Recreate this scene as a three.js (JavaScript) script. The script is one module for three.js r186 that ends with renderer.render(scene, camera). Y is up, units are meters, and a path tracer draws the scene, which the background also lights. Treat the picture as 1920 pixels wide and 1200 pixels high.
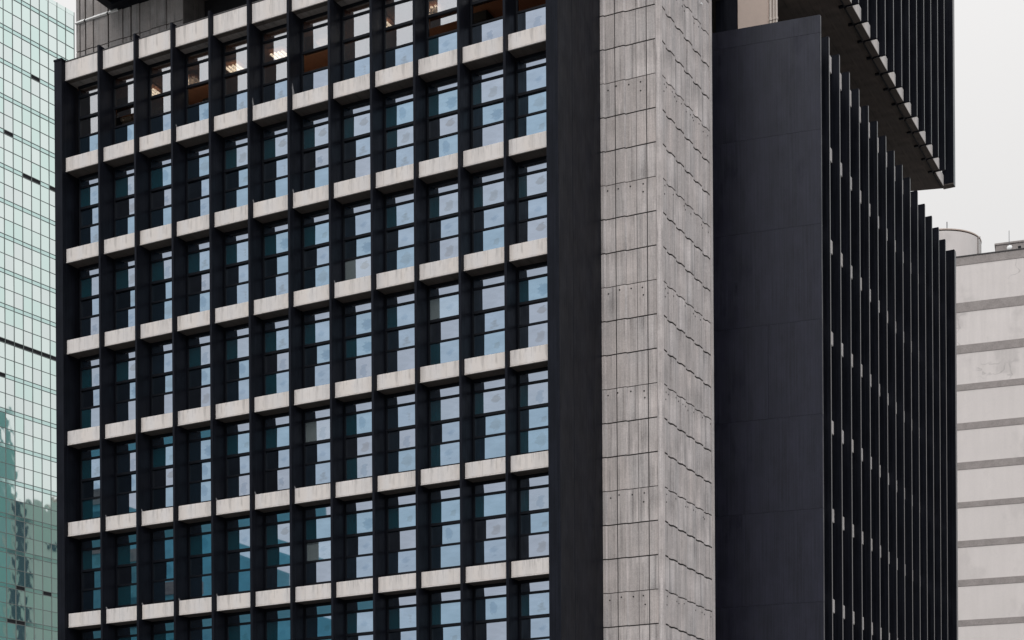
import * as THREE from 'three';
import { mergeGeometries } from 'three/addons/utils/BufferGeometryUtils.js';

// ---------------------------------------------------------------- camera, sky, sun, exposure
const scene = new THREE.Scene();
const camera = new THREE.PerspectiveCamera(2 * Math.atan(1737.9 / 3143.4) * 180 / Math.PI, 1.6, 0.5, 4000);
camera.position.set(44.343, 1.6, 49.537);
{ // level view towards the corner of the block, a quarter degree of roll, the lens shifted upwards
  const yaw = 0.474, roll = -0.006;
  const fwd = new THREE.Vector3(-Math.sin(yaw), 0, -Math.cos(yaw));
  const r0 = new THREE.Vector3().crossVectors(fwd, new THREE.Vector3(0, 1, 0)), u0 = new THREE.Vector3(0, 1, 0);
  const r = r0.clone().multiplyScalar(Math.cos(roll)).addScaledVector(u0, Math.sin(roll));
  const u = u0.clone().multiplyScalar(Math.cos(roll)).addScaledVector(r0, -Math.sin(roll));
  camera.quaternion.setFromRotationMatrix(new THREE.Matrix4().makeBasis(r, u, fwd.clone().negate()));
  camera.setViewOffset(5561.28, 3475.8, (5561.28 - 1920) / 2, 0, 1920, 1200);
}
const renderer = new THREE.WebGLRenderer({ antialias: true });
renderer.toneMapping = THREE.LinearToneMapping;
renderer.toneMappingExposure = 1.07;
renderer.shadowMap.enabled = true;

// seeded random
let seedState = 12345;
const rnd = () => { seedState = (seedState + 0x6d2b79f5) | 0; let t = Math.imul(seedState ^ (seedState >>> 15), 1 | seedState); t = (t + Math.imul(t ^ (t >>> 7), 61 | t)) ^ t; return ((t ^ (t >>> 14)) >>> 0) / 4294967296; };
const rr = (a, b) => a + (b - a) * rnd();
const mixf = (a, b, t) => a + (b - a) * t;
const clamp = (x, a = 0, b = 1) => Math.min(b, Math.max(a, x));
const sstep = (a, b, x) => { const t = clamp((x - a) / (b - a)); return t * t * (3 - 2 * t); };
const hash = (x, y, s) => { let h = Math.imul(x, 374761393) ^ Math.imul(y, 668265263) ^ Math.imul(s, 2147483647 ^ 0x5bd1e995); h = Math.imul(h ^ (h >>> 13), 1274126177); h ^= h >>> 16; return (h >>> 0) / 4294967296; };
// value noise, periodic with px, py cells
function vn(x, y, px, py, s) {
  const ix = Math.floor(x), iy = Math.floor(y), fx = x - ix, fy = y - iy, u = fx * fx * (3 - 2 * fx), v = fy * fy * (3 - 2 * fy);
  const m = (a, n) => ((a % n) + n) % n, x0 = m(ix, px), x1 = m(ix + 1, px), y0 = m(iy, py), y1 = m(iy + 1, py);
  return mixf(mixf(hash(x0, y0, s), hash(x1, y0, s), u), mixf(hash(x0, y1, s), hash(x1, y1, s), u), v);
}
function fbm(u, v, fx, fy, oct, s) { let a = 0.5, t = 0, n = 0; for (let i = 0; i < oct; i++) { t += a * vn(u * fx, v * fy, fx, fy, s + i * 17); n += a; a *= 0.5; fx *= 2; fy *= 2; } return t / n; }

// overcast sky: pale warm grey ahead, cooler behind the camera, brighter overhead
{
  const W = 512, H = 256, data = new Float32Array(W * H * 4);
  for (let j = 0; j < H; j++) for (let i = 0; i < W; i++) {
    const el = ((j + 0.5) / H - 0.5) * Math.PI, az = ((i + 0.5) / W - 0.5) * 2 * Math.PI;
    const x = Math.cos(az) * Math.cos(el), y = Math.sin(el), z = Math.sin(az) * Math.cos(el);
    const away = 0.5 - 0.5 * (x * -0.456 + z * -0.89);
    const t = sstep(0.1, 0.95, away);
    const cloud = 1 + 0.035 * (fbm((i + 0.5) / W, (j + 0.5) / H, 14, 9, 4, 15) - 0.5) * sstep(0.0, 0.1, y) + 0.10 * (fbm((i + 0.5) / W, (j + 0.5) / H, 8, 6, 4, 5) - 0.5) * sstep(0.02, 0.3, away);
    const up = 0.93 + 0.55 * sstep(0.15, 1.0, y) + 0.05 * sstep(0.3, 0.0, y);
    const k = cloud * up;
    const o = (j * W + i) * 4;
    if (y > -0.02) { data[o] = k * mixf(0.74, 0.93, t); data[o + 1] = k * mixf(0.732, 0.98, t); data[o + 2] = k * mixf(0.728, 1.05, t); }
    else { data[o] = 0.2; data[o + 1] = 0.2; data[o + 2] = 0.2; }
    data[o + 3] = 1;
  }
  const sky = new THREE.DataTexture(data, W, H, THREE.RGBAFormat, THREE.FloatType);
  sky.mapping = THREE.EquirectangularReflectionMapping; sky.magFilter = THREE.LinearFilter; sky.needsUpdate = true;
  scene.background = sky; scene.environment = sky;
}
const sun = new THREE.DirectionalLight(new THREE.Color(1.0, 0.96, 0.91), 1.1);
sun.position.set(18, 140, 106); sun.target.position.set(10, 15, -10);
sun.castShadow = true; sun.shadow.radius = 40; sun.shadow.mapSize.set(2048, 2048);
Object.assign(sun.shadow.camera, { left: -130, right: 130, top: 130, bottom: -130, near: 1, far: 500 });
scene.add(sun, sun.target);

// ---------------------------------------------------------------- textures
const enc = (c) => { c = clamp(c); return Math.round(255 * (c <= 0.0031308 ? 12.92 * c : 1.055 * Math.pow(c, 1 / 2.4) - 0.055)); };
function tex(w, h, fn, { linear = false, rx = 1, ry = 1 } = {}) {
  const d = new Uint8Array(w * h * 4);
  for (let y = 0; y < h; y++) for (let x = 0; x < w; x++) {
    const c = fn((x + 0.5) / w, (y + 0.5) / h), o = (y * w + x) * 4;
    for (let k = 0; k < 3; k++) d[o + k] = linear ? Math.round(255 * clamp(c[k])) : enc(c[k]);
    d[o + 3] = c.length > 3 ? Math.round(255 * clamp(c[3])) : 255;
  }
  const t = new THREE.DataTexture(d, w, h, THREE.RGBAFormat);
  t.wrapS = t.wrapT = THREE.RepeatWrapping; t.magFilter = THREE.LinearFilter; t.minFilter = THREE.LinearMipmapLinearFilter; t.generateMipmaps = true;
  if (!linear) t.colorSpace = THREE.SRGBColorSpace;
  t.repeat.set(rx, ry); t.needsUpdate = true;
  return t;
}
// board-marked concrete, 3 m x 6 m
function concreteRGB(base, streak) {
  return (u, v) => {
    const fine = fbm(u, v, 96, 190, 3, 3), blot = fbm(u, v, 5, 8, 4, 11), st = fbm(u, v, 46, 2, 3, 23), st2 = fbm(u, v, 120, 5, 2, 29);
    const wisps = sstep(0.66, 0.8, fbm(u, v, 18, 5, 4, 41)) * 0.16, dark = sstep(0.62, 0.85, fbm(u, v, 30, 3, 3, 53)) * 0.2;
    const k = 1 + streak * (0.5 * (st - 0.5) + 0.34 * (st2 - 0.5)) + 0.5 * (blot - 0.5) + 0.34 * (fine - 0.5) + wisps - dark * 1.3;
    const tint = fbm(u, v, 7, 3, 3, 71) - 0.5;
    return [base[0] * k * (1 + 0.07 * tint), base[1] * k, base[2] * k * (1 - 0.05 * tint)];
  };
}
const concreteMap = tex(512, 1024, concreteRGB([0.465, 0.418, 0.397], 0.8), { rx: 1 / 3, ry: 1 / 6 });
const concreteBump = tex(512, 1024, (u, v) => { const a = 0.6 * fbm(u, v, 60, 4, 3, 23) + 0.4 * fbm(u, v, 100, 200, 2, 3); return [a, a, a]; }, { linear: true, rx: 1 / 3, ry: 1 / 6 });
const darkConcreteMap = tex(512, 512, concreteRGB([0.27, 0.245, 0.232], 0.6), { rx: 1 / 3, ry: 1 / 3 });
// pale painted spandrels, 8 m wide, v runs bottom to top of one panel
const spandrelMap = tex(2048, 128, (u, v) => {
  const a = fbm(u, v, 210, 1, 2, 7), b = fbm(u, v, 60, 1, 3, 9), c = fbm(u, v, 12, 1, 3, 13), g = fbm(u, v, 300, 24, 2, 19);
  const fall = mixf(0.55, 1, v), len = fbm(u, 0.5, 90, 1, 2, 33);
  const drip = sstep(0.56, 0.72, a) * sstep(len * 1.1 - 0.25, len * 1.1, v) * 0.15 + sstep(0.58, 0.72, b) * 0.13 * fall;
  const grime = sstep(0.14, 0.0, v) * 0.12 * fbm(u, v, 140, 3, 2, 61) + sstep(0.9, 1, v) * 0.08 * a;
  const k = 1 - drip - grime + 0.14 * (c - 0.5) + 0.09 * (g - 0.5);
  const warm = fbm(u, v, 25, 1, 2, 47) - 0.5;
  return [0.635 * k * (1 + 0.05 * warm), 0.583 * k, 0.548 * k * (1 - 0.06 * warm)];
});
// charcoal paint, 2 m x 4 m
const paintMap = tex(512, 512, (u, v) => {
  const st = fbm(u, v, 70, 2, 3, 5), bl = fbm(u, v, 6, 6, 4, 15), fine = fbm(u, v, 180, 180, 2, 25);
  const scuff = sstep(0.74, 0.88, fbm(u, v, 24, 5, 4, 35)) * 0.5;
  const k = 1 + 0.9 * (st - 0.5) + 0.7 * (bl - 0.5) + 0.5 * (fine - 0.5) + scuff;
  return [0.0088 * k, 0.0094 * k, 0.0132 * k];
}, { rx: 0.5, ry: 0.25 });
const paintRough = tex(256, 256, (u, v) => { const a = 0.42 + 0.2 * (fbm(u, v, 40, 3, 3, 8) - 0.5) + 0.25 * (fbm(u, v, 8, 8, 3, 81) - 0.5); return [a, a, a]; }, { linear: true, rx: 0.5, ry: 0.25 });
// plaster of the striped block, 12 m
const plasterMap = tex(1024, 1024, (u, v) => {
  const bl = fbm(u, v, 4, 5, 4, 91), st = fbm(u, v, 40, 3, 3, 93), fine = fbm(u, v, 180, 180, 2, 95);
  const n = fbm(u, v, 6, 7, 4, 97), crack = sstep(0.022, 0.0, Math.abs(n - 0.5)) * sstep(0.5, 0.62, fbm(u, v, 5, 4, 3, 101)) * 0.16;
  const stain = sstep(0.56, 0.75, fbm(u, v, 7, 5, 4, 103)) * 0.10;
  const k = 1 + 0.10 * (bl - 0.5) + 0.07 * (st - 0.5) + 0.06 * (fine - 0.5) - 0.35 * crack * st - stain;
  return [0.625 * k, 0.57 * k, 0.54 * k];
}, { rx: 1 / 12, ry: 1 / 12 });
const stainedMap = tex(1024, 512, (u, v) => {
  const bl = fbm(u, v, 4, 5, 4, 91), st = fbm(u, v, 60, 3, 3, 93), fine = fbm(u, v, 180, 90, 2, 95);
  const n = fbm(u, v, 9, 5, 4, 97), crack = sstep(0.03, 0.0, Math.abs(n - 0.52)) * sstep(0.5, 0.66, fbm(u, v, 6, 3, 3, 107)) * 0.22;
  const stain = sstep(0.54, 0.78, fbm(u, v, 8, 4, 5, 109)) * 0.15;
  const k = 1 + 0.10 * (bl - 0.5) + 0.12 * (st - 0.5) + 0.06 * (fine - 0.5) - crack - stain;
  return [0.625 * k, 0.57 * k, 0.54 * k];
}, { rx: 1 / 14, ry: 1 / 7 });
const bandMap = tex(512, 512, (u, v) => {
  const k = 1 + 0.35 * (fbm(u, v, 12, 10, 4, 111) - 0.5) + 0.4 * (fbm(u, v, 110, 110, 2, 113) - 0.5);
  return [0.285 * k, 0.252 * k, 0.236 * k];
}, { rx: 1 / 5, ry: 1 / 5 });
const woodMap = tex(256, 256, (u, v) => { const k = 1 + 0.35 * (fbm(u, v, 30, 3, 3, 121) - 0.5); return [0.26 * k, 0.12 * k, 0.07 * k]; });
const groundMap = tex(256, 256, (u, v) => { const k = 1 + 0.3 * (fbm(u, v, 16, 16, 4, 131) - 0.5); return [0.2 * k, 0.195 * k, 0.19 * k]; }, { rx: 1 / 8, ry: 1 / 8 });
// grime and water marks on the window film: they dull and tint the reflection
const smudges = [];
for (let n = 0; n < 15; n++) {
  const cx = 0.44 + 0.14 * hash(n, 1, 7), cy = 0.35 + 0.25 * hash(n, 2, 7), rx = 0.07 + 0.06 * hash(n, 3, 7), ry = 0.14 + 0.2 * hash(n, 4, 7), ring = n % 3 !== 0, strong = n === 8 || n === 13 ? 0 : 0.45 + 0.6 * hash(n, 5, 7);
  smudges.push(tex(96, 96, (u, v) => {
    const w = fbm(u, v, 5, 5, 4, 200 + n * 7) - 0.5, w2 = fbm(u, v, 14, 14, 3, 300 + n * 7) - 0.5;
    const d = Math.hypot((u - cx) / rx, (v - cy) / ry) + 2.0 * w + 0.9 * w2;
    const inside = sstep(1.2, ring ? 0.7 : 0.0, d), edge = ring ? sstep(0.14, 0, Math.abs(d - 1.02)) * (0.4 + w2) : 0;
    const film = 0.22 * (fbm(u, v, 3, 4, 3, 400 + n) - 0.5) + 0.05 * w2;
    const k = 1 + film - strong * (0.24 * inside + 0.34 * edge), tint = strong * inside * (n % 2 ? 0.05 : -0.06);
    const q = [[0.53, 0.645, 0.77], [0.475, 0.63, 0.76], [0.585, 0.64, 0.73]][n % 3];
    return [q[0] * k * (1 + tint), q[1] * k, q[2] * k * (1 - tint)].map((c) => clamp(c));
  }, { linear: true }));
}
const waveNormal = tex(256, 256, (u, v) => {
  const h = (a, b) => fbm(a, b, 2, 2, 2, 501), e = 1 / 128;
  return [0.5 + (h(u + e, v) - h(u - e, v)) * 9, 0.5 + (h(u, v + e) - h(u, v - e)) * 9, 1];
}, { linear: true });

// ---------------------------------------------------------------- materials
const std = (name, o) => { const m = new THREE.MeshStandardMaterial(o); m.name = name; return m; };
const phy = (name, o) => { const m = new THREE.MeshPhysicalMaterial(o); m.name = name; return m; };
const col = (r, g, b) => new THREE.Color().setRGB(r, g, b);
const M = {
  concrete: std('concrete', { map: concreteMap, bumpMap: concreteBump, bumpScale: 0.012, roughness: 0.92 }),
  joint: std('joint shadow concrete', { color: col(0.02, 0.018, 0.017), roughness: 1 }),
  coreInner: std('inner concrete', { map: darkConcreteMap, color: col(0.45, 0.45, 0.45), roughness: 1 }),
  darkConcrete: std('dark concrete', { map: darkConcreteMap, bumpMap: concreteBump, bumpScale: 0.01, roughness: 0.95 }),
  spandrel: std('spandrel paint', { map: spandrelMap, roughness: 0.85 }),
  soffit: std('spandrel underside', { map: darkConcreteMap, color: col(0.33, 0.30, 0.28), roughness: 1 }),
  paint: phy('charcoal paint', { map: paintMap, roughnessMap: paintRough, roughness: 1.0, specularIntensity: 0.13, specularColor: col(0.84, 0.92, 1.0) }),
  trim: phy('bare metal edge', { color: col(0.055, 0.053, 0.056), roughness: 0.32, specularIntensity: 1 }),
  steel: phy('charcoal cladding', { map: paintMap, color: col(1.35, 1.2, 1.45), roughnessMap: paintRough, roughness: 1.0, specularIntensity: 0.5, specularColor: col(0.86, 0.9, 1.0) }),
  worn: std('worn pale primer', { color: col(0.30, 0.29, 0.29), roughness: 0.9 }),
  black: std('black recess', { color: col(0.008, 0.008, 0.01), roughness: 0.9 }),
  frame: phy('window frame', { color: col(0.004, 0.005, 0.008), roughness: 0.5, specularIntensity: 0.3 }),
  wood: std('brown boarding', { map: woodMap, roughness: 0.8 }),
  beige: std('beige render', { map: plasterMap, color: col(0.98, 0.86, 0.78), roughness: 0.9 }),
  pipe: std('beige pipe', { color: col(0.6, 0.52, 0.46), roughness: 0.6 }),
  plaster: std('plaster', { map: plasterMap, roughness: 0.93 }),
  stained: std('stained plaster', { map: stainedMap, roughness: 0.93 }),
  band: std('grey band', { map: bandMap, roughness: 0.95 }),
  coping: std('coping', { color: col(0.06, 0.055, 0.055), roughness: 0.8 }),
  white: std('white paint', { color: col(0.78, 0.77, 0.75), roughness: 0.6 }),
  rod: std('grey metal', { color: col(0.16, 0.16, 0.17), roughness: 0.6, metalness: 0.3 }),
  lamp: std('lit tube', { color: col(0.8, 0.78, 0.7), emissive: col(1.0, 0.93, 0.74), emissiveIntensity: 3.6 }),
  mirror: phy('mint mirror glass', { color: col(0.72, 0.83, 0.775), metalness: 1, roughness: 0.03, normalMap: waveNormal, normalScale: new THREE.Vector2(0.0045, 0.0045) }),
  mirrorPale: phy('pale mint mirror glass', { color: col(0.765, 0.84, 0.795), metalness: 1, roughness: 0.03, normalMap: waveNormal, normalScale: new THREE.Vector2(0.0045, 0.0045) }),
  mirrorDeep: phy('deep mint mirror glass', { color: col(0.67, 0.81, 0.75), metalness: 1, roughness: 0.03, normalMap: waveNormal, normalScale: new THREE.Vector2(0.006, 0.006) }),
  mirrorGrey: phy('grey mint mirror glass', { color: col(0.74, 0.80, 0.765), metalness: 1, roughness: 0.03, normalMap: waveNormal, normalScale: new THREE.Vector2(0.006, 0.006) }),
  mirrorBand: phy('green spandrel glass', { color: col(0.56, 0.73, 0.68), metalness: 1, roughness: 0.06 }),
  mullion: std('tower mullion', { color: col(0.15, 0.17, 0.16), roughness: 0.5 }),
  tower: std('tower core', { color: col(0.03, 0.05, 0.05), roughness: 0.7 }),
  ground: std('paving', { map: groundMap, roughness: 0.95 }),
};
// coated window glass: dark body, strong cool reflection; three body tones and nine grime maps
const paneMats = [];
for (const [n, c] of [['teal blind', [0.002, 0.034, 0.046]], ['dark', [0.001, 0.0012, 0.002]], ['dim', [0.002, 0.007, 0.012]], ['pale blind', [0.16, 0.19, 0.19]]]) {
  paneMats.push(smudges.map((s, i) => phy(`coated glass ${n} ${i}`, { color: col(...c), roughness: 0.015, ior: 7.5, specularColorMap: s })));
}
const clearPane = phy('clear coated glass', { color: col(0.6, 0.56, 0.54), transmission: 1, thickness: 0, roughness: 0.0, ior: 4.6 });

// ---------------------------------------------------------------- geometry helpers
// a box with chamfered edges, uv in metres (or v over the height when unit), shifted by a random amount
function slab(x0, x1, y0, y1, z0, z1, { c = 0.008, unit = false, ou = rr(0, 20), ov = rr(0, 20) } = {}) {
  const cx = (x0 + x1) / 2, cy = (y0 + y1) / 2, cz = (z0 + z1) / 2, h = [(x1 - x0) / 2, (y1 - y0) / 2, (z1 - z0) / 2];
  c = Math.min(c, ...h.map((k) => k * 0.45));
  const V = (s, ax) => { const p = [0, 1, 2].map((k) => s[k] * (k === ax ? h[k] : h[k] - c)); return [p[0] + cx, p[1] + cy, p[2] + cz]; };
  const polys = [], S = [-1, 1];
  for (let ax = 0; ax < 3; ax++) {
    const a = (ax + 1) % 3, b = (ax + 2) % 3;
    for (const s of S) polys.push([[-1, -1], [1, -1], [1, 1], [-1, 1]].map(([p, q]) => { const k = [0, 0, 0]; k[ax] = s; k[a] = p; k[b] = q; return V(k, ax); }));
    if (c > 0) for (const p of S) for (const q of S) { // the edge along ax between faces a and b
      const k = (t) => { const o = [0, 0, 0]; o[ax] = t; o[a] = p; o[b] = q; return o; };
      polys.push([V(k(-1), a), V(k(1), a), V(k(1), b), V(k(-1), b)]);
    }
  }
  if (c > 0) for (const i of S) for (const j of S) for (const k of S) polys.push([V([i, j, k], 0), V([i, j, k], 1), V([i, j, k], 2)]);
  return fromPolys(polys, [cx, cy, cz], (p, n) => {
    if (unit) return Math.abs(n[2]) > 0.6 ? [(p[0] - x0) / 8 + ou, 0.02 + 0.96 * (p[1] - y0) / (y1 - y0)] : Math.abs(n[0]) > 0.6 ? [(p[2] - z0) / 8 + ou, 0.02 + 0.96 * (p[1] - y0) / (y1 - y0)] : [(p[0] + p[2]) / 8 + ou, 0.97];
    const m = [Math.abs(n[0]), Math.abs(n[1]), Math.abs(n[2])];
    return m[0] > m[1] && m[0] > m[2] ? [p[2] + ou, p[1] + ov] : m[1] > m[2] ? [p[0] + ou, p[2] + ov] : [p[0] + ou, p[1] + ov];
  });
}
// polygons (each convex and flat) to a flat-shaded geometry; centre given: faces are turned outwards from it
function fromPolys(polys, centre, uvOf) {
  const pos = [], nor = [], uv = [];
  for (let P of polys) {
    const A = new THREE.Vector3(...P[0]), n = new THREE.Vector3(...P[1]).sub(A).cross(new THREE.Vector3(...P[2]).sub(A)).normalize();
    if (centre) {
      const m = P.reduce((t, p) => [t[0] + p[0] / P.length, t[1] + p[1] / P.length, t[2] + p[2] / P.length], [0, 0, 0]);
      if (n.x * (m[0] - centre[0]) + n.y * (m[1] - centre[1]) + n.z * (m[2] - centre[2]) < 0) { P = [...P].reverse(); n.negate(); }
    }
    for (let k = 1; k + 1 < P.length; k++) for (const p of [P[0], P[k], P[k + 1]]) { pos.push(...p); nor.push(n.x, n.y, n.z); uv.push(...uvOf(p, [n.x, n.y, n.z])); }
  }
  const g = new THREE.BufferGeometry();
  g.setAttribute('position', new THREE.Float32BufferAttribute(pos, 3)); g.setAttribute('normal', new THREE.Float32BufferAttribute(nor, 3)); g.setAttribute('uv', new THREE.Float32BufferAttribute(uv, 2));
  return g;
}
// a plan outline [[x, z], ...] (counter-clockwise seen from above is not needed) raised from y0 to y1
function prism(outline, y0, y1, ou = rr(0, 20), ov = rr(0, 20)) {
  const s = new THREE.Shape(outline.map(([x, z]) => new THREE.Vector2(x, -z)));
  const g = new THREE.ExtrudeGeometry(s, { depth: y1 - y0, bevelEnabled: false }).rotateX(-Math.PI / 2).translate(0, y0, 0);
  const p = g.attributes.position, n = g.attributes.normal, uv = new Float32Array(p.count * 2);
  for (let i = 0; i < p.count; i++) {
    const up = Math.abs(n.getY(i)) > 0.5, side = Math.abs(n.getX(i)) > 0.7;
    uv[i * 2] = (up ? p.getX(i) : side ? p.getZ(i) : p.getX(i)) + ou; uv[i * 2 + 1] = (up ? p.getZ(i) : p.getY(i)) + ov;
  }
  g.setAttribute('uv', new THREE.BufferAttribute(uv, 2));
  return g.index ? g.toNonIndexed() : g;
}
// a wall skin along an open plan line, with a thickness towards its inner side
function skin(line, y0, y1, depth, inward, ou, ov) {
  const inner = line.map(([x, z]) => [x + inward[0] * depth, z + inward[1] * depth]);
  return prism([...line, ...inner.reverse()], y0, y1, ou, ov);
}
const join = (list) => mergeGeometries(list.map((g) => (g.index ? g.toNonIndexed() : g)));
const names = new Map();
const numbered = (n) => { const k = names.get(n) ?? 0; names.set(n, k + 1); return k ? `${n}_${String(k).padStart(3, '0')}` : n; };
function part(name, geo, mat, parent, label) {
  const m = new THREE.Mesh(geo, mat); m.name = parent === scene ? numbered(name) : name; m.castShadow = m.receiveShadow = true;
  if (label) m.userData.label = label;
  parent.add(m); return m;
}
function thing(name, label, category, [x, y, z] = [0, 0, 0], turn = 0, group) {
  const g = new THREE.Group(); g.name = numbered(name); g.position.set(x, y, z); g.rotation.y = turn; g.userData = { label, category };
  if (group) g.userData.group = group;
  scene.add(g); return g;
}

// ---------------------------------------------------------------- ground
{
  const g = part('ground', new THREE.PlaneGeometry(3000, 3000).rotateX(-Math.PI / 2), M.ground, scene);
  const uv = g.geometry.attributes.uv; for (let i = 0; i < uv.count; i++) uv.setXY(i, uv.getX(i) * 3000, uv.getY(i) * 3000);
  g.userData.kind = 'structure';
}

// ---------------------------------------------------------------- the black office block
// x runs along the front, z comes towards the street; Y0 is the underside of the roof-level spandrels
const Y0 = 34.185, B = 1.7252, H = 3.5, XE = 20.894, XR = 25.587, ROWS = 7;
const block = thing('office_building', 'dark office block with charcoal fins, pale spandrels, concrete core and overhanging upper storeys', 'building');
// --- bodies
part('facade_wall', slab(-0.13, 20.46, 0, Y0 - H + 0.05, -14, -0.78, { c: 0 }), M.black, block);
part('podium_wall', slab(-0.13, 20.46, 0, Y0 - H * ROWS - 0.02, -0.775, -0.3), M.paint, block);
part('body_wall', slab(-0.5, 20.5, 0, Y0 + 0.35, -36.9, -14.01, { c: 0 }), M.paint, block);
part('roof_slab', slab(-0.45, 20.85, Y0 + 0.001, Y0 + 0.6, -13.99, -0.26, { c: 0 }), M.darkConcrete, block);
// --- end pilasters
part('pilaster', slab(-0.513, -0.132, 0, Y0 + 0.72, -0.9, 0.2, { c: 0.012 }), M.paint, block);
part('pilaster_cap', slab(-0.53, -0.115, Y0 + 0.723, Y0 + 0.80, -0.95, 0.215), M.paint, block);
part('pilaster', slab(20.463, XE, 0, Y0 + 0.8, -0.9, 0.2, { c: 0.012 }), M.paint, block);
part('end_wall', slab(20.5, XE, 0, Y0 + 0.8, -3.4, -0.905, { c: 0.01 }), M.paint, block);
part('end_wall', slab(-0.513, -0.132, 0, Y0 + 0.55, -3.3, -0.905, { c: 0.01 }), M.paint, block);
// --- fins of the front
for (let i = 1; i < 12; i++) part('fin', slab(i * B - 0.097, i * B, 4, Y0 + 0.845 + rr(-0.02, 0.02), -0.66, 0.2 + rr(-0.008, 0.008), { c: 0.01 }), M.paint, block);
const finsByNumber = block.children.filter((o) => o.name === 'fin');
for (const [i, k, h, d] of [[6, 1, 0.42, 0.16], [5, 1, 0.3, 0.1], [5, 2, 0.14, 0.08], [6, 2, 0.16, 0.1], [1, 5, 0.08, 0.1], [2, 5, 0.1, 0.1], [4, 5, 0.1, 0.12], [5, 5, 0.12, 0.1], [6, 5, 0.1, 0.1], [1, 6, 0.1, 0.14], [2, 6, 0.1, 0.12], [3, 6, 0.1, 0.12], [4, 6, 0.1, 0.1], [3, 1, 0.12, 0.08], [7, 3, 0.1, 0.08]]) {
  const x = i * B + 0.0015, y = Y0 - H * k + (k ? 0.545 : 0.72);
  part('worn_patch', fromPolys([[[x, y, -0.01], [x, y, -0.01 - d], [x, y + h * 0.35, -0.02 - d * 0.6], [x, y + h, -0.004], [x, y + h * 0.5, 0.02]]], [x - 1, y, -0.1], (p) => [p[2], p[1]]), M.worn, finsByNumber[i - 1]);
}
// --- spandrels of the front: a painted face with a drip lip, dark underside
function spandrelGeo(x0, x1, y0, y1, z0, z1) {
  return join([slab(x0, x1, y0 + 0.035, y1, z0, z1, { c: 0.012, unit: true, ou: rr(0, 1) }), slab(x0, x1, y0, y0 + 0.034, z0 + 0.02, z1 + 0.012, { c: 0.006, unit: true, ou: rr(0, 1) })]);
}
for (let k = 0; k <= ROWS; k++) for (let i = 0; i < 12; i++) {
  const x0 = i === 0 ? -0.131 : i * B + 0.001, x1 = (i + 1) * B - 0.098 + (i === 11 ? -0.066 + 0.1 - 0.03 : 0), y = Y0 - H * k, top = k ? 0.54 : 0.71;
  const s = part('spandrel', spandrelGeo(x0, x1, y, y + top, -0.06, 0), M.spandrel, block);
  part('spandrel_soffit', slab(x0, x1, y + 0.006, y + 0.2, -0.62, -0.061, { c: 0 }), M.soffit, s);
  part('spandrel_back', slab(x0, x1, y + 0.201, y + top - 0.002, -0.3, -0.061, { c: 0 }), M.darkConcrete, s);
  if (!k) part('coping', slab(x0, x1, y + top + 0.001, y + top + 0.045, -0.26, 0.015, { c: 0.006 }), i === 0 ? M.coping : M.coping, s);
}
// --- windows: a frame with a transom pane and three panes, the middle one set a little deeper
const xw0 = 0.001, xw1 = B - 0.098;
const rails = [[-0.105, 0.02], [-0.478, -0.392], [-1.283, -1.187], [-2.016, -1.944], [-2.99, -2.742]];
const frameGeo = join([
  ...rails.map(([a, b]) => slab(xw0, xw1, a, b, -0.66, -0.565, { c: 0.006 })),
  ...[[-0.392, -0.105], [-1.187, -0.478], [-1.944, -1.283], [-2.742, -2.016]].flatMap(([a, b]) => [slab(xw0, xw0 + 0.075, a, b, -0.66, -0.575, { c: 0.005 }), slab(xw1 - 0.06, xw1, a, b, -0.66, -0.575, { c: 0.005 })]),
]);
const paneGeo = (y0, y1) => { const g = new THREE.BoxGeometry(xw1 - xw0 - 0.13, y1 - y0, 0.008); return g; };
const paneGeos = [paneGeo(-0.40, -0.1), paneGeo(-1.19, -0.473), paneGeo(-1.95, -1.277), paneGeo(-2.75, -2.01)];
const paneY = [-0.25, -0.8315, -1.6135, -2.38], paneZ = [-0.605, -0.605, -0.645, -0.605], xMid = (xw0 + xw1) / 2 + 0.0075;
const openMiddle = { 1: 0.6, 3: 1, 6: 1, 9: 0.55, 10: 1, 11: 1 };            // sashes slid up on the lit storey
const paleBlind = { '4,6': 1, '3,9': 1, '5,6': 2, '2,7': 3 };
const glassZ = [];
for (let k = 0; k < ROWS; k++) for (let i = 0; i < 12; i++) {
  const w = part('window', frameGeo, M.frame, block);
  w.position.set(i * B, Y0 - H * k, 0);
  for (let p = 0; p < 4; p++) {
    const sm = Math.floor(rnd() * 15), r = rnd();
    let tone = p === 0 ? 2 : p === 1 ? (r < 0.75 ? 0 : 2) : p === 2 ? (r < 0.8 ? 1 : r < 0.9 ? 2 : 0) : (r < 0.7 ? 2 : r < 0.85 ? 0 : 1);
    if (paleBlind[`${k},${i}`] === p) tone = 3;
    const q = part(p ? 'pane' : 'transom_pane', paneGeos[p], k === 0 && p !== 3 ? clearPane : paneMats[tone][p ? sm : 8], w);
    q.position.set(xMid, paneY[p], paneZ[p]);
    if (k === 0 && p === 2 && openMiddle[i]) { q.position.y += 0.66 * openMiddle[i]; q.position.z -= 0.05; }
    q.rotation.set(rr(-0.01, 0.01) + (p ? 0 : 0.07), rr(-0.012, 0.012), 0);
  }
}
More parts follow.
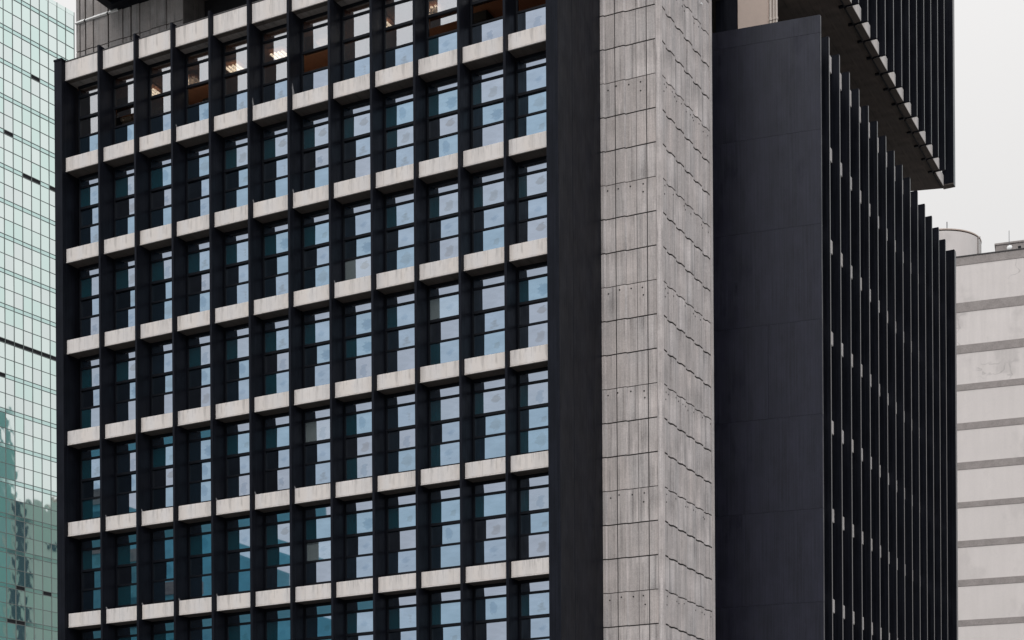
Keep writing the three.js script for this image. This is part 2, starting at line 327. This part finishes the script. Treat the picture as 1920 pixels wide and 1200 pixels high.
// --- the lit storey behind the top row of windows
part('interior_ceiling', slab(-0.13, 20.46, Y0 - 0.06, Y0 - 0.001, -8, -0.7, { c: 0 }), M.wood, block);
part('interior_floor', slab(-0.13, 20.46, Y0 - H + 0.051, Y0 - H + 0.1, -8, -0.7, { c: 0 }), M.beige, block);
part('interior_wall', slab(-0.13, 20.46, Y0 - H + 0.101, Y0 - 0.061, -8.1, -8, { c: 0 }), M.wood, block);
for (const [x0, x1, z0, z1] of [[3.7, 4.5, -4.1, -3.5], [15.5, 16.6, -3.9, -3.0]])
  part('ceiling_duct', slab(x0, x1, Y0 - 0.42, Y0 - 0.062, z0, z1, { c: 0.02 }), M.black, block);

// --- concrete core: board-marked panels in courses between dark joints
const CZ = -3.19, CX1 = 23.03, CZ1 = -8.36;
const g2 = 0.017; // half a vertical joint
const frontLine = [[XE + 0.003, CZ], [21.0, CZ], [21.05, CZ - 0.06], [21.42, CZ - 0.06], [21.745, CZ - 0.06], [21.80, CZ - 0.125], [22.18, CZ - 0.125], [22.551, CZ - 0.14], [22.9, CZ - 0.155]];
const cutLine = (line, ax, a, b) => { // the piece of a line between two values of one coordinate
  const lo = Math.min(a, b), hi = Math.max(a, b), out = [], at = (p, q, v) => { const t = (v - p[ax]) / (q[ax] - p[ax]); return [mixf(p[0], q[0], t), mixf(p[1], q[1], t)]; };
  for (let i = 0; i < line.length; i++) {
    const p = line[i]; if (p[ax] > lo + 1e-6 && p[ax] < hi - 1e-6) out.push(p);
    const q = line[i + 1]; if (!q) continue;
    const cuts = [lo, hi].filter((v) => (v - p[ax]) * (v - q[ax]) <= 0 && Math.abs(p[ax] - q[ax]) > 1e-9).map((v) => at(p, q, v));
    cuts.sort((m, n) => Math.hypot(m[0] - p[0], m[1] - p[1]) - Math.hypot(n[0] - p[0], n[1] - p[1]));
    for (const c of cuts) if (!out.some((o) => Math.hypot(o[0] - c[0], o[1] - c[1]) < 1e-6)) out.push(c);
  }
  return out;
};
const sideLine = [];
{
  let z = CZ - 0.36; const d = 0.065;
  while (z > CZ1) { sideLine.push([CX1, z], [CX1, z - 0.36], [CX1 - d, z - 0.363], [CX1 - d, z - 0.74], [CX1 - 0.002, z - 0.83]); z -= 0.86; }
}
part('core_wall', prism([...frontLine.map(([x, z]) => [x, z - 0.022]), [22.86, CZ - 0.2], [CX1 - 0.1, CZ - 0.38], ...sideLine.filter((q) => q[1] > CZ1).map(([x, z]) => [x - 0.022, z]), [CX1 - 0.13, CZ1 + 0.02], [XE + 0.004, CZ1 + 0.02]], 0, Y0 + 8), M.joint, block);
const core = part('concrete_core', slab(XE + 0.01, CX1 - 0.02, Y0 + 8.001, Y0 + 8.2, CZ1, CZ - 0.3), M.concrete, block);
const fronts = [[XE + 0.003, 21.42 - g2], [21.42 + g2, 22.18 - g2 * 0.5], [22.18 + g2 * 0.5, 22.551 - g2], [22.551 + g2, 22.88]];
const sides = [[CZ - 0.37, -5.585], [-5.6, CZ1 + 0.22]];
const yJoint = Y0 - 1.32; // one joint of the grid, courses of a third of a storey
const holes = [];
for (let k = -8; k < 20; k++) {
  const third = ((k % 3) + 3) % 3 === 2, y1 = yJoint - k * H / 3 - (third ? 0.013 : 0.021), y0 = yJoint - (k + 1) * H / 3 + (((k + 1) % 3 + 3) % 3 === 2 ? 0.013 : 0.021);
  const ou = rr(0, 3), ov = rr(0, 6);
  for (const [a, b] of fronts) part('concrete_panel', skin(cutLine(frontLine, 0, a, b), y0, y1, 0.11, [0, -1], ou + rr(-0.3, 0.3), ov), M.concrete, core);
  for (const [a, b] of sides) part('concrete_panel', skin(cutLine(sideLine, 1, a, b), y0 + 0.009, y1 - 0.009, 0.09, [-1, 0], ou + rr(-0.3, 0.3), ov), M.concrete, core);
  if (third && k > -2) { // tie holes under every third joint
    const g = new THREE.CylinderGeometry(0.029, 0.029, 0.012, 8);
    for (const [x, dy] of [[21.13, 0.2], [21.5, 0.16], [21.95, 0.17], [22.37, 0.19], [22.38, 0.46]]) { const q = g.clone().rotateX(Math.PI / 2); const zz = x < 21.05 ? CZ : x < 21.75 ? CZ - 0.06 : x < 22.2 ? CZ - 0.125 : CZ - 0.132; holes.push(q.translate(x + rr(-0.05, 0.05), y1 - dy + rr(-0.03, 0.03), zz)); }
    for (let z = -3.75; z > -8.1; z -= rr(0.22, 0.42)) { const q = g.clone().rotateZ(Math.PI / 2), ph = ((CZ - 0.36 - z) % 0.86 + 0.86) % 0.86; if (ph > 0.4 && ph < 0.7) holes.push(q.translate(CX1 - 0.063, y1 - rr(0.16, 0.24), z)); else if (ph < 0.33 && ph > 0.03) holes.push(q.translate(CX1 + 0.002, y1 - rr(0.16, 0.24), z)); }
    const q = g.clone().rotateZ(Math.PI / 2); holes.push(q.translate(CX1 + 0.002, y1 - 0.48, -3.72));
  }
}
part('tie_hole', join(holes), M.joint, core).userData.kind = 'stuff';
// rounded corner strip and the return strip at the back edge
part('corner_strip', prism([[22.885, CZ - 0.13], [22.915, CZ - 0.105], [22.94, CZ - 0.16], [23.02, CZ - 0.24], [23.05, CZ - 0.35], [22.95, CZ - 0.36], [22.87, CZ - 0.3]], 0, Y0 + 8), M.concrete, core);
part('return_strip', prism([[CX1 + 0.03, CZ1 + 0.2], [CX1 + 0.04, CZ1 + 0.02], [CX1, CZ1 - 0.03], [CX1 - 0.12, CZ1 - 0.03], [CX1 - 0.12, CZ1 + 0.2]], 0, Y0 + 8), M.concrete, core);
for (const [x, y, z] of [[CX1 + 0.03, Y0 + 0.6, -5.6], [CX1 + 0.03, Y0 + 0.55, -6.4], [CX1 + 0.03, Y0 + 0.5, -7.3]]) part('joint_pad', slab(x, x + 0.05, y, y + 0.07, z, z + 0.09), M.white, core);

// --- the far left core that rises behind the roof edge
const leftCore = part('stair_core', prism([[-2.38, -3.3], [3.0, -3.3], [3.0, -9], [-2.38, -9]], 0, Y0 + 9), M.coreInner, block);
const LJ = [-2.42, -2.22, -1.93, -1.52, -0.74, 0.0, 0.42, 0.86, 1.4, 2.2, 3.0];
const wide = new Set([-1.93, -0.74, 0.42]);
for (let n = 0; n + 1 < LJ.length; n++) for (const [a, b] of [[Y0 - 0.2, Y0 + 1.92], [Y0 + 1.94, Y0 + 3.1], [Y0 + 3.13, Y0 + 4.3], [Y0 + 4.36, Y0 + 5.5], [Y0 + 5.53, Y0 + 9]]) {
  const l = LJ[n] + (wide.has(LJ[n]) ? 0.045 : 0.012), r = LJ[n + 1] - (wide.has(LJ[n + 1]) ? 0.045 : 0.012), dz = n % 2 ? 0.03 : 0;
  part('concrete_panel', slab(l, r, a, b, -3.29, -3.19 - dz, { c: 0.012 }), M.darkConcrete, leftCore);
}
for (const [x0, x1] of [[-2.42, -1.97], [-1.89, -1.1], [-1.09, -0.78], [-0.70, -0.2]]) part('flashing_strip', fromPolys([[[x0, Y0 + 4.27, -3.12], [x1, Y0 + 4.27, -3.12], [x1, Y0 + 4.40, -3.22], [x0, Y0 + 4.40, -3.22]], [[x0, Y0 + 4.25, -3.2], [x1, Y0 + 4.25, -3.2], [x1, Y0 + 4.27, -3.12], [x0, Y0 + 4.27, -3.12]]], [0, Y0 + 4.2, -3.4], (q) => [q[0], q[1]]), M.white, leftCore);

// --- recessed storey between the roof and the upper block
part('recess_wall', slab(3.0, 20.4, Y0 + 0.61, Y0 + 4.5, -5.2, -4.6, { c: 0 }), M.black, block);
part('recess_wall', slab(20.41, 21.34, Y0 + 0.36, Y0 + 5.6, -17, -16.02, { c: 0.01 }), M.paint, block);
part('recess_wall', slab(20.0, 21.2, Y0 + 0.36, Y0 + 5.3, -30, -19, { c: 0.01 }), M.black, block);
part('recess_column', slab(21.375, 22.70, Y0 + 0.36, Y0 + 5.55, -17.2, -16, { c: 0.02 }), M.beige, block);
for (const [x, r] of [[22.80, 0.055], [22.94, 0.045], [23.05, 0.05]]) {
  const p = part('drain_pipe', new THREE.CylinderGeometry(r, r, 5.1, 12).translate(x, Y0 + 2.95, -15.95), M.pipe, block);
  part('pipe_collar', new THREE.CylinderGeometry(r + 0.018, r + 0.018, 0.1, 12).translate(x, Y0 + 4.2, -15.95), M.pipe, p);
}
// --- the rear wing: cladding on its end, fins and spandrels on its flank
const PZ = -13.5, PXL = 20.2, PZL = -12.66;
part('wing_wall', prism([[20.6, -13.6], [24.7, -14.2], [24.7, -36.6], [20.6, -36.6]], 0, Y0 + 1.5), M.black, block);
{
  const seams = [2.53, 1.84, -1.88, -5.52, -9.2, -12.86, -16.5, -20.1, -23.7, -27.3, -34.1];
  for (let n = 0; n + 1 < seams.length; n++) {
    const y1 = Y0 + seams[n] - 0.004, y0 = Y0 + seams[n + 1] + 0.004;
    const cuts = n === 4 ? [0, 0.62, 1] : [0, 1];
    for (let q = 0; q + 1 < cuts.length; q++) {
      const L = cuts[q] + (q ? 0.0006 : 0), R = cuts[q + 1] - (q + 2 < cuts.length ? 0.0006 : 0), P = (t) => [mixf(PXL, XR, t), mixf(PZL, PZ, t)];
      const [ax, az] = P(L), [bx, bz] = P(R);
      part('cladding_panel', prism([[ax, az], [bx - (q + 2 < cuts.length ? 0 : 0.02), bz + 0.003], [bx, bz - 0.015], [bx, bz - 0.16], [ax, az - 0.16]], y0, y1), M.steel, block);
    }
  }
}
const yb = (z) => Y0 + 5.62 + 0.037 * (z + 19.1); // the underside follows the flank
const zf = (k) => -14.641 - 1.4375 * k;
for (let k = 0; k < 15; k++) {
  const f = part('fin', slab(24.6, XR, 4, Y0 + 2.24 - 0.033 * 1.4375 * k + rr(-0.03, 0.03), zf(k) - 0.1, zf(k), { c: 0.01 }), M.paint, block);
  part('edge_trim', slab(XR + 0.0005, XR + 0.012, 4, Y0 + 2.2 - 0.033 * 1.4375 * k, zf(k) - 0.098, zf(k) - 0.002, { c: 0.003 }), M.trim, f);
}
part('pilaster', slab(24.4, XR + 0.03, 0, Y0 + 1.76, -37.05, -36.72, { c: 0.012 }), M.paint, block);
part('edge_trim', slab(XR + 0.0305, XR + 0.045, 4, Y0 + 1.7, -37.04, -36.73, { c: 0.003 }), M.trim, block);
part('edge_trim', slab(XR + 0.0305, XR + 0.045, yb(-36) + 0.02, Y0 + 15.9, -36.99, -36.61, { c: 0.003 }), M.trim, block);
const flankTops = [[2.12, 0.66], [-1.56, 0.54], [-5.24, 0.54], [-8.9, 0.54], [-12.45, 0.54], [-15.97, 0.54], [-19.58, 0.54], [-23.1, 0.54]];
for (const [top, h] of flankTops) for (let k = -1; k < 15; k++) {
  const z1 = k < 0 ? -13.68 : zf(k) - 0.101, z0 = k === 14 ? -36.7 : zf(k + 1) + 0.001;
  const y = Y0 + top - (top > 0 ? 0.033 * 1.4375 * Math.max(0, k) : 0);
  const s = part('spandrel', slab(XR - 0.56, XR - (k === 14 ? 0.5 : 0.30), y - h, y, z0, z1, { c: 0.012, unit: true, ou: rr(0, 1) }), M.spandrel, block);
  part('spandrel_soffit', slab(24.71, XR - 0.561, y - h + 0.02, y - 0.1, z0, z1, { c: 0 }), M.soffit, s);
}
// --- the upper block on top: soffit, fins, spandrels
part('upper_wall', slab(-0.4, 20.9, Y0 + 5.9, Y0 + 16, -33.0, 0, { c: 0 }), M.black, block);
part('upper_wall', slab(20.901, 24.75, Y0 + 6.3, Y0 + 16, -36.0, -16.4, { c: 0 }), M.black, block);
const sheet = (P, t) => { const top = P.map((p) => [p[0], p[1] + t, p[2]]), polys = [P, top]; P.forEach((p, i) => { const q = (i + 1) % P.length; polys.push([p, P[q], top[q], top[i]]); }); const c = [...P, ...top].reduce((s, p) => [s[0] + p[0] / (2 * P.length), s[1] + p[1] / (2 * P.length), s[2] + p[2] / (2 * P.length)], [0, 0, 0]); return fromPolys(polys, c, (p) => [p[0], p[2]]); };
part('upper_soffit', slab(25.031, XR + 0.03, yb(-36.3) + 0.05, yb(-36.3) + 0.12, -37.03, -36.595), M.soffit, block);
const leftS = [[-0.55, Y0 + 4.5, 0.1], [20.4, Y0 + 4.5, 0.1], [20.4, Y0 + 4.5, -14], [-0.55, Y0 + 4.5, -14]];
part('upper_soffit', sheet(leftS, 1.3), M.soffit, block);
part('soffit_beam', slab(-0.62, -0.2, Y0 + 4.38, Y0 + 6, -3.18, 0.15), M.paint, block);
part('soffit_beam', slab(-0.199, 20.4, Y0 + 4.38, Y0 + 6, -0.35, 0.15), M.paint, block);
part('soffit_beam', slab(-0.199, 20.4, Y0 + 4.30, Y0 + 4.49, -3.6, -2.75), M.paint, block);
part('upper_soffit', sheet([[12.01, yb(-15) + 0.06, -16.3], [25.03, yb(-15) + 0.06, -16.3], [25.03, yb(-36.3) + 0.06, -36.9], [12.01, yb(-36.3) + 0.06, -33.2]], 0.5), M.soffit, block);
for (let k = 0; k < 15; k++) {
  const f = part('fin', slab(24.76, XR, yb(zf(k)), Y0 + 16, zf(k) - 0.1, zf(k), { c: 0.01 }), M.paint, block);
  part('edge_trim', slab(XR + 0.0005, XR + 0.012, yb(zf(k)) + 0.02, Y0 + 15.9, zf(k) - 0.098, zf(k) - 0.002, { c: 0.003 }), M.trim, f);
}
part('pilaster', slab(25.04, XR + 0.03, yb(-36.3) + 0.121, Y0 + 16, -37.02, -36.6, { c: 0.012 }), M.paint, block);
for (const base of [0.02, 3.52, 7.0]) for (let k = 0; k < 15; k++) {
  const z1 = zf(k) - 0.101, z0 = k === 14 ? -36.59 : zf(k + 1) + 0.001, y = yb((z0 + z1) / 2) + base;
  const s = part('spandrel', slab(XR - 0.5, XR - (k === 14 ? 0.46 : base < 1 ? 0.26 : 0.37), y + 0.004, y + 0.56, z0, z1, { c: 0.012, unit: true, ou: rr(0, 1) }), M.spandrel, block);
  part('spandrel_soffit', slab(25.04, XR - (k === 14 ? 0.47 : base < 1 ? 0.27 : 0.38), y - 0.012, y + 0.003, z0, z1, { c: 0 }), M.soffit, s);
  if (base < 1) part('soffit_edge', slab(24.98, 25.039, y - 0.05, y + 0.1, z0, z1, { c: 0 }), M.black, s);
}
for (let i = 0; i <= 12; i++) part('fin', slab(i * B - 0.097, i * B, Y0 + 6.001, Y0 + 16, -0.1, 0.25, { c: 0.01 }), M.paint, block);
for (let k = 0; k < 3; k++) part('spandrel', spandrelGeo(-0.4, 20.9, Y0 + 6.4 + 3.5 * k, Y0 + 6.94 + 3.5 * k, 0.001, 0.06), M.spandrel, block);

// ---------------------------------------------------------------- ceiling lights of the lit storey
{
  const places = ['leftmost of the lit ceiling lights behind the top row of windows', 'second lit ceiling light from the left in the top storey, above an open brown sash', 'third lit ceiling light from the left in the top storey, shown almost whole', 'fourth lit ceiling light from the left in the top storey, shown almost whole',
    'fifth lit ceiling light from the left, above the large plain brown sash', 'sixth lit ceiling light from the left, cut in two by a fin', 'rightmost lit ceiling light of the top storey, at the top edge of the photo'];
  [2.51, 4.45, 6.46, 8.52, 10.5, 12.95, 15.03].forEach((x, n) => {
    const t = thing('ceiling_light', places[n], 'ceiling light', [x, Y0 - 0.061, -1.88], 0, 'lit ceiling lights of the top storey');
    part('housing', slab(-0.34, 0.34, -0.05, -0.001, -0.33, 0.33), M.wood, t);
    for (let b = 0; b < 4; b++) {
      part('tube', slab(-0.285 + b * 0.163, -0.205 + b * 0.163, -0.23, -0.16, -0.24, 0.24, { c: 0.012 }), M.lamp, t);
      const l = new THREE.PointLight(col(1, 0.93, 0.76), 0.035); l.position.set(x - 0.245 + b * 0.163, Y0 - 0.256, -1.88); l.castShadow = true; scene.add(l);
    }
  });
}

// ---------------------------------------------------------------- the mirrored tower on the left
{
  const t = thing('glass_tower', 'tall pale green mirrored glass tower with fine mullions left of the dark block', 'tower', [-77.228, 0, -76.913], Math.acos(0.112));
  const W = 1.155, c0 = -2, c1 = 8, yTop = 97.7;
  part('tower_wall', slab(c0 * W - 12, c1 * W + 0.02, 0, yTop - 0.1, -24, -0.06, { c: 0 }), M.tower, t);
  const rows = []; for (let n = -1; n < 20; n++) rows.push(92.12 - 3.5 * n);
  const tall = new THREE.BoxGeometry(W - 0.03, 1.53, 0.02), low = new THREE.BoxGeometry(W - 0.03, 0.42, 0.02), para = new THREE.BoxGeometry(W - 0.03, 0.42, 0.02);
  const open = new Set(['2,3', '4,0', '5,2', '5,3', '5,5', '10,-2', '10,-1', '10,0', '10,1', '10,2', '10,3', '10,4', '10,5', '11,-1', '17,1', '17,4', '18,0', '18,1', '20,2']);
  const mul = new THREE.BoxGeometry(0.06, yTop - 20, 0.07);
  for (let c = c0 - 6; c <= c1; c++) part('mullion', mul, M.mullion, t).position.set(c * W, (yTop + 20) / 2, 0.02);
  rows.forEach((y, n) => {
    for (const [dy, w] of [[0.21, 0.062], [-0.21, 0.062], [-1.76, 0.056]]) part('transom', new THREE.BoxGeometry((c1 - c0 + 6) * W, w, 0.06), M.mullion, t).position.set((c0 - 6 + c1) * W / 2, y + dy, 0.018);
    for (let c = -2; c < 8; c++) {
      if (c > 5 && y < 82) continue;
      const tilt = (m, s) => m.rotation.set(rr(-s, s), rr(-s, s), 0), x = (c + 0.5) * W;
      for (const dy of n === 0 ? [0.98, -0.98, -2.52] : [-0.98, -2.52]) { if (dy > 0 && y + dy > yTop - 0.8) { /* top course */ } const m = part('pane', tall, [M.mirror, M.mirrorPale, M.mirrorDeep, M.mirrorPale, M.mirrorGrey, M.mirror][Math.floor(rnd() * 6)], t); m.position.set(x, y + dy, 0); tilt(m, 0.006); }
      if (open.has(`${n},${c}`)) { const m = part('vent_window', low, M.black, t, 'dark open vent window'); m.position.set(x, y, -0.02); }
      else { const m = part('spandrel_pane', low, M.mirrorBand, t); m.position.set(x, y, 0); tilt(m, 0.006); }
    }
  });
  part('parapet', slab(c0 * W - 12, c1 * W + 0.03, yTop - 0.42, yTop, -24, 0.03), M.mirrorPale, t);
}

// ---------------------------------------------------------------- the striped block on the right
const striTurn = 8.74 * Math.PI / 180;
{
  const t = thing('striped_building', 'pale windowless plastered block with grey horizontal bands, right of the dark block', 'building', [16.045, 0, -94.418], striTurn);
  const bands = [[58.0, 57.31], [54.151, 53.345], [50.565, 49.848], [47.247, 46.709], [43.974, 43.391], [40.656, 40.028], [37.293, 36.8], [34.019, 33.458], [30.722, 30.162], [27.313, 26.797], [23.95, 23.4], [20.6, 20.05], [17.2, 16.65]];
  bands.forEach(([a, b], n) => {
    part('band', slab(-16, 26, b, a, -20, 0.0, { c: 0.01 }), M.band, t);
    const low = n + 1 < bands.length ? bands[n + 1][0] : 0;
    part('wall', slab(-16, 26, low + 0.001, b - 0.001, -20, -0.04, { c: 0 }), n < 3 ? M.stained : M.plaster, t);
  });
  part('coping', slab(-16.05, 26.05, 58.001, 58.09, -20.05, 0.06), M.coping, t);
}
{ // round tank behind the roof edge
  const t = thing('water_tank', 'round concrete roof tank rising behind the grey parapet of the striped block', 'water tank', [7.986, 55, -109.389]);
  const wall = new THREE.CylinderGeometry(4.27, 4.27, 10.2, 64, 1, true); { const uv = wall.attributes.uv; for (let i = 0; i < uv.count; i++) uv.setXY(i, uv.getX(i) * 26.8, uv.getY(i) * 10.2); }
  part('tank_wall', wall.translate(0, 5.1, 0), M.plaster, t);
  part('tank_rim', new THREE.CylinderGeometry(4.29, 4.29, 0.1, 64).translate(0, 10.36, 0), M.beige, t);
  const a = [0.89 * 0.776 + 0.456 * 0.63, -0.456 * 0.776 + 0.89 * 0.63];
  part('pipe', new THREE.CylinderGeometry(0.05, 0.05, 10.2, 8).translate(a[0] * 4.33, 5.2, a[1] * 4.33), M.band, t);
  part('pipe', new THREE.CylinderGeometry(0.03, 0.03, 10.2, 8).translate(a[0] * 4.33 + 0.16, 5.2, a[1] * 4.33 - 0.08), M.band, t);
}
{
  const rod = (label, x, y, z, h, r) => { const t = thing('lightning_rod', label, 'lightning rod', [x, y, z]); part('rod', new THREE.CylinderGeometry(r, r, h, 8).translate(0, h / 2, 0), M.rod, t); part('foot', new THREE.CylinderGeometry(r * 2, r * 2.6, 0.15, 8).translate(0, 0.07, 0), M.rod, t); return t; };
  rod('short dark rod standing on the rim of the round tank', 9.9, 65.2, -106.1, 1.0, 0.045);
  rod('thin grey rod standing by the low roof house', 16.0, 60.4, -103.2, 2.75, 0.025);
  const h = thing('roof_house', 'low grey roof house with small dark openings above the striped block', 'roof house', [14.687, 56, -103.84], striTurn);
  part('wall', slab(0, 9, 0, 6.3, -6, 0), M.band, h);
  part('roof', slab(-0.08, 9.08, 6.301, 6.46, -6.08, 0.08), M.band, h);
  for (const x of [1.93, 2.48, 3.1]) part('opening', slab(x, x + 0.26, 5.55, 6.0, -0.05, 0.012), M.black, h);
  const d = thing('satellite_dish', 'small white dish in front of the low grey roof house', 'satellite dish', [16.1, 58.0, -103.0]);
  part('dish', new THREE.SphereGeometry(0.3, 20, 8, 0, Math.PI * 2, 0, 0.9).rotateX(Math.PI / 2 - 0.3).translate(0, 3.45, 0), M.white, d);
  part('mast', new THREE.CylinderGeometry(0.03, 0.03, 3.4, 8).translate(0, 1.7, 0), M.rod, d);
}
// ---------------------------------------------------------------- buildings across the street, seen only as reflections
{
  const t = thing('teal_building', 'stepped teal glass building mirrored in the lowest left windows of the dark block', 'building', [-42, 0, 52]);
  const glass = std('teal facade', { color: col(0.10, 0.36, 0.43), roughness: 0.35 }), dim = std('teal facade band', { color: col(0.03, 0.14, 0.19), roughness: 0.6 });
  for (const [x0, x1, h] of [[-26, 4.2, 33.2], [4.201, 9.5, 28.4], [9.501, 13, 24.6]]) {
    const w = part('wall', slab(x0, x1, 0, h, -8, 18, { c: 0 }), glass, t);
    for (let y = 3; y < h - 1; y += 3.6) part('floor_band', slab(x0 + 0.01, x1 - 0.01, y, y + 0.9, -8.05, -8.001, { c: 0 }), dim, w);
    part('parapet', slab(x0, x1, h + 0.001, h + 0.9, -8.1, -7.7, { c: 0 }), M.band, w);
  }
}
for (const [name, label, x, z, dx, dz, h, strip] of [['grey_tower', 'tall grey green tower mirrored at the left edge of the glass tower', 20, -134.8, 22, 6.8, 88, 0], ['grey_tower', 'broad grey green tower with a dark glass strip mirrored low in the glass tower', 20, -153.5, 24, 11.8, 74.2, 1]]) {
  const t = thing(name, label, 'building', [x, 0, z]);
  part('wall', slab(0, dx, 0, h, -dz, dz, { c: 0 }), std('grey green facade', { color: strip ? col(0.36, 0.48, 0.45) : col(0.2, 0.40, 0.40), roughness: 0.8 }), t);
  const dark = std('dark strip glass', { color: col(0.01, 0.06, 0.09), roughness: 0.3 });
  if (strip) { part('glass_strip', slab(-0.1, -0.001, 0, h - 0.4, 9.3, 11.2, { c: 0 }), dark, t); part('stair_house', slab(0, dx * 0.6, h + 0.001, h + 4, -dz, -dz + 6, { c: 0 }), M.band, t); }
  for (let y = 6; y < h - 3; y += 3.5) for (const q of strip ? [-9, -5, -1, 3] : [-4, 1]) if (rnd() < (strip ? 0.05 : 0.1)) part('window', slab(-0.08, -0.001, y, y + 1.5, q, q + 2.2, { c: 0 }), dark, t);
}
renderer.render(scene, camera);
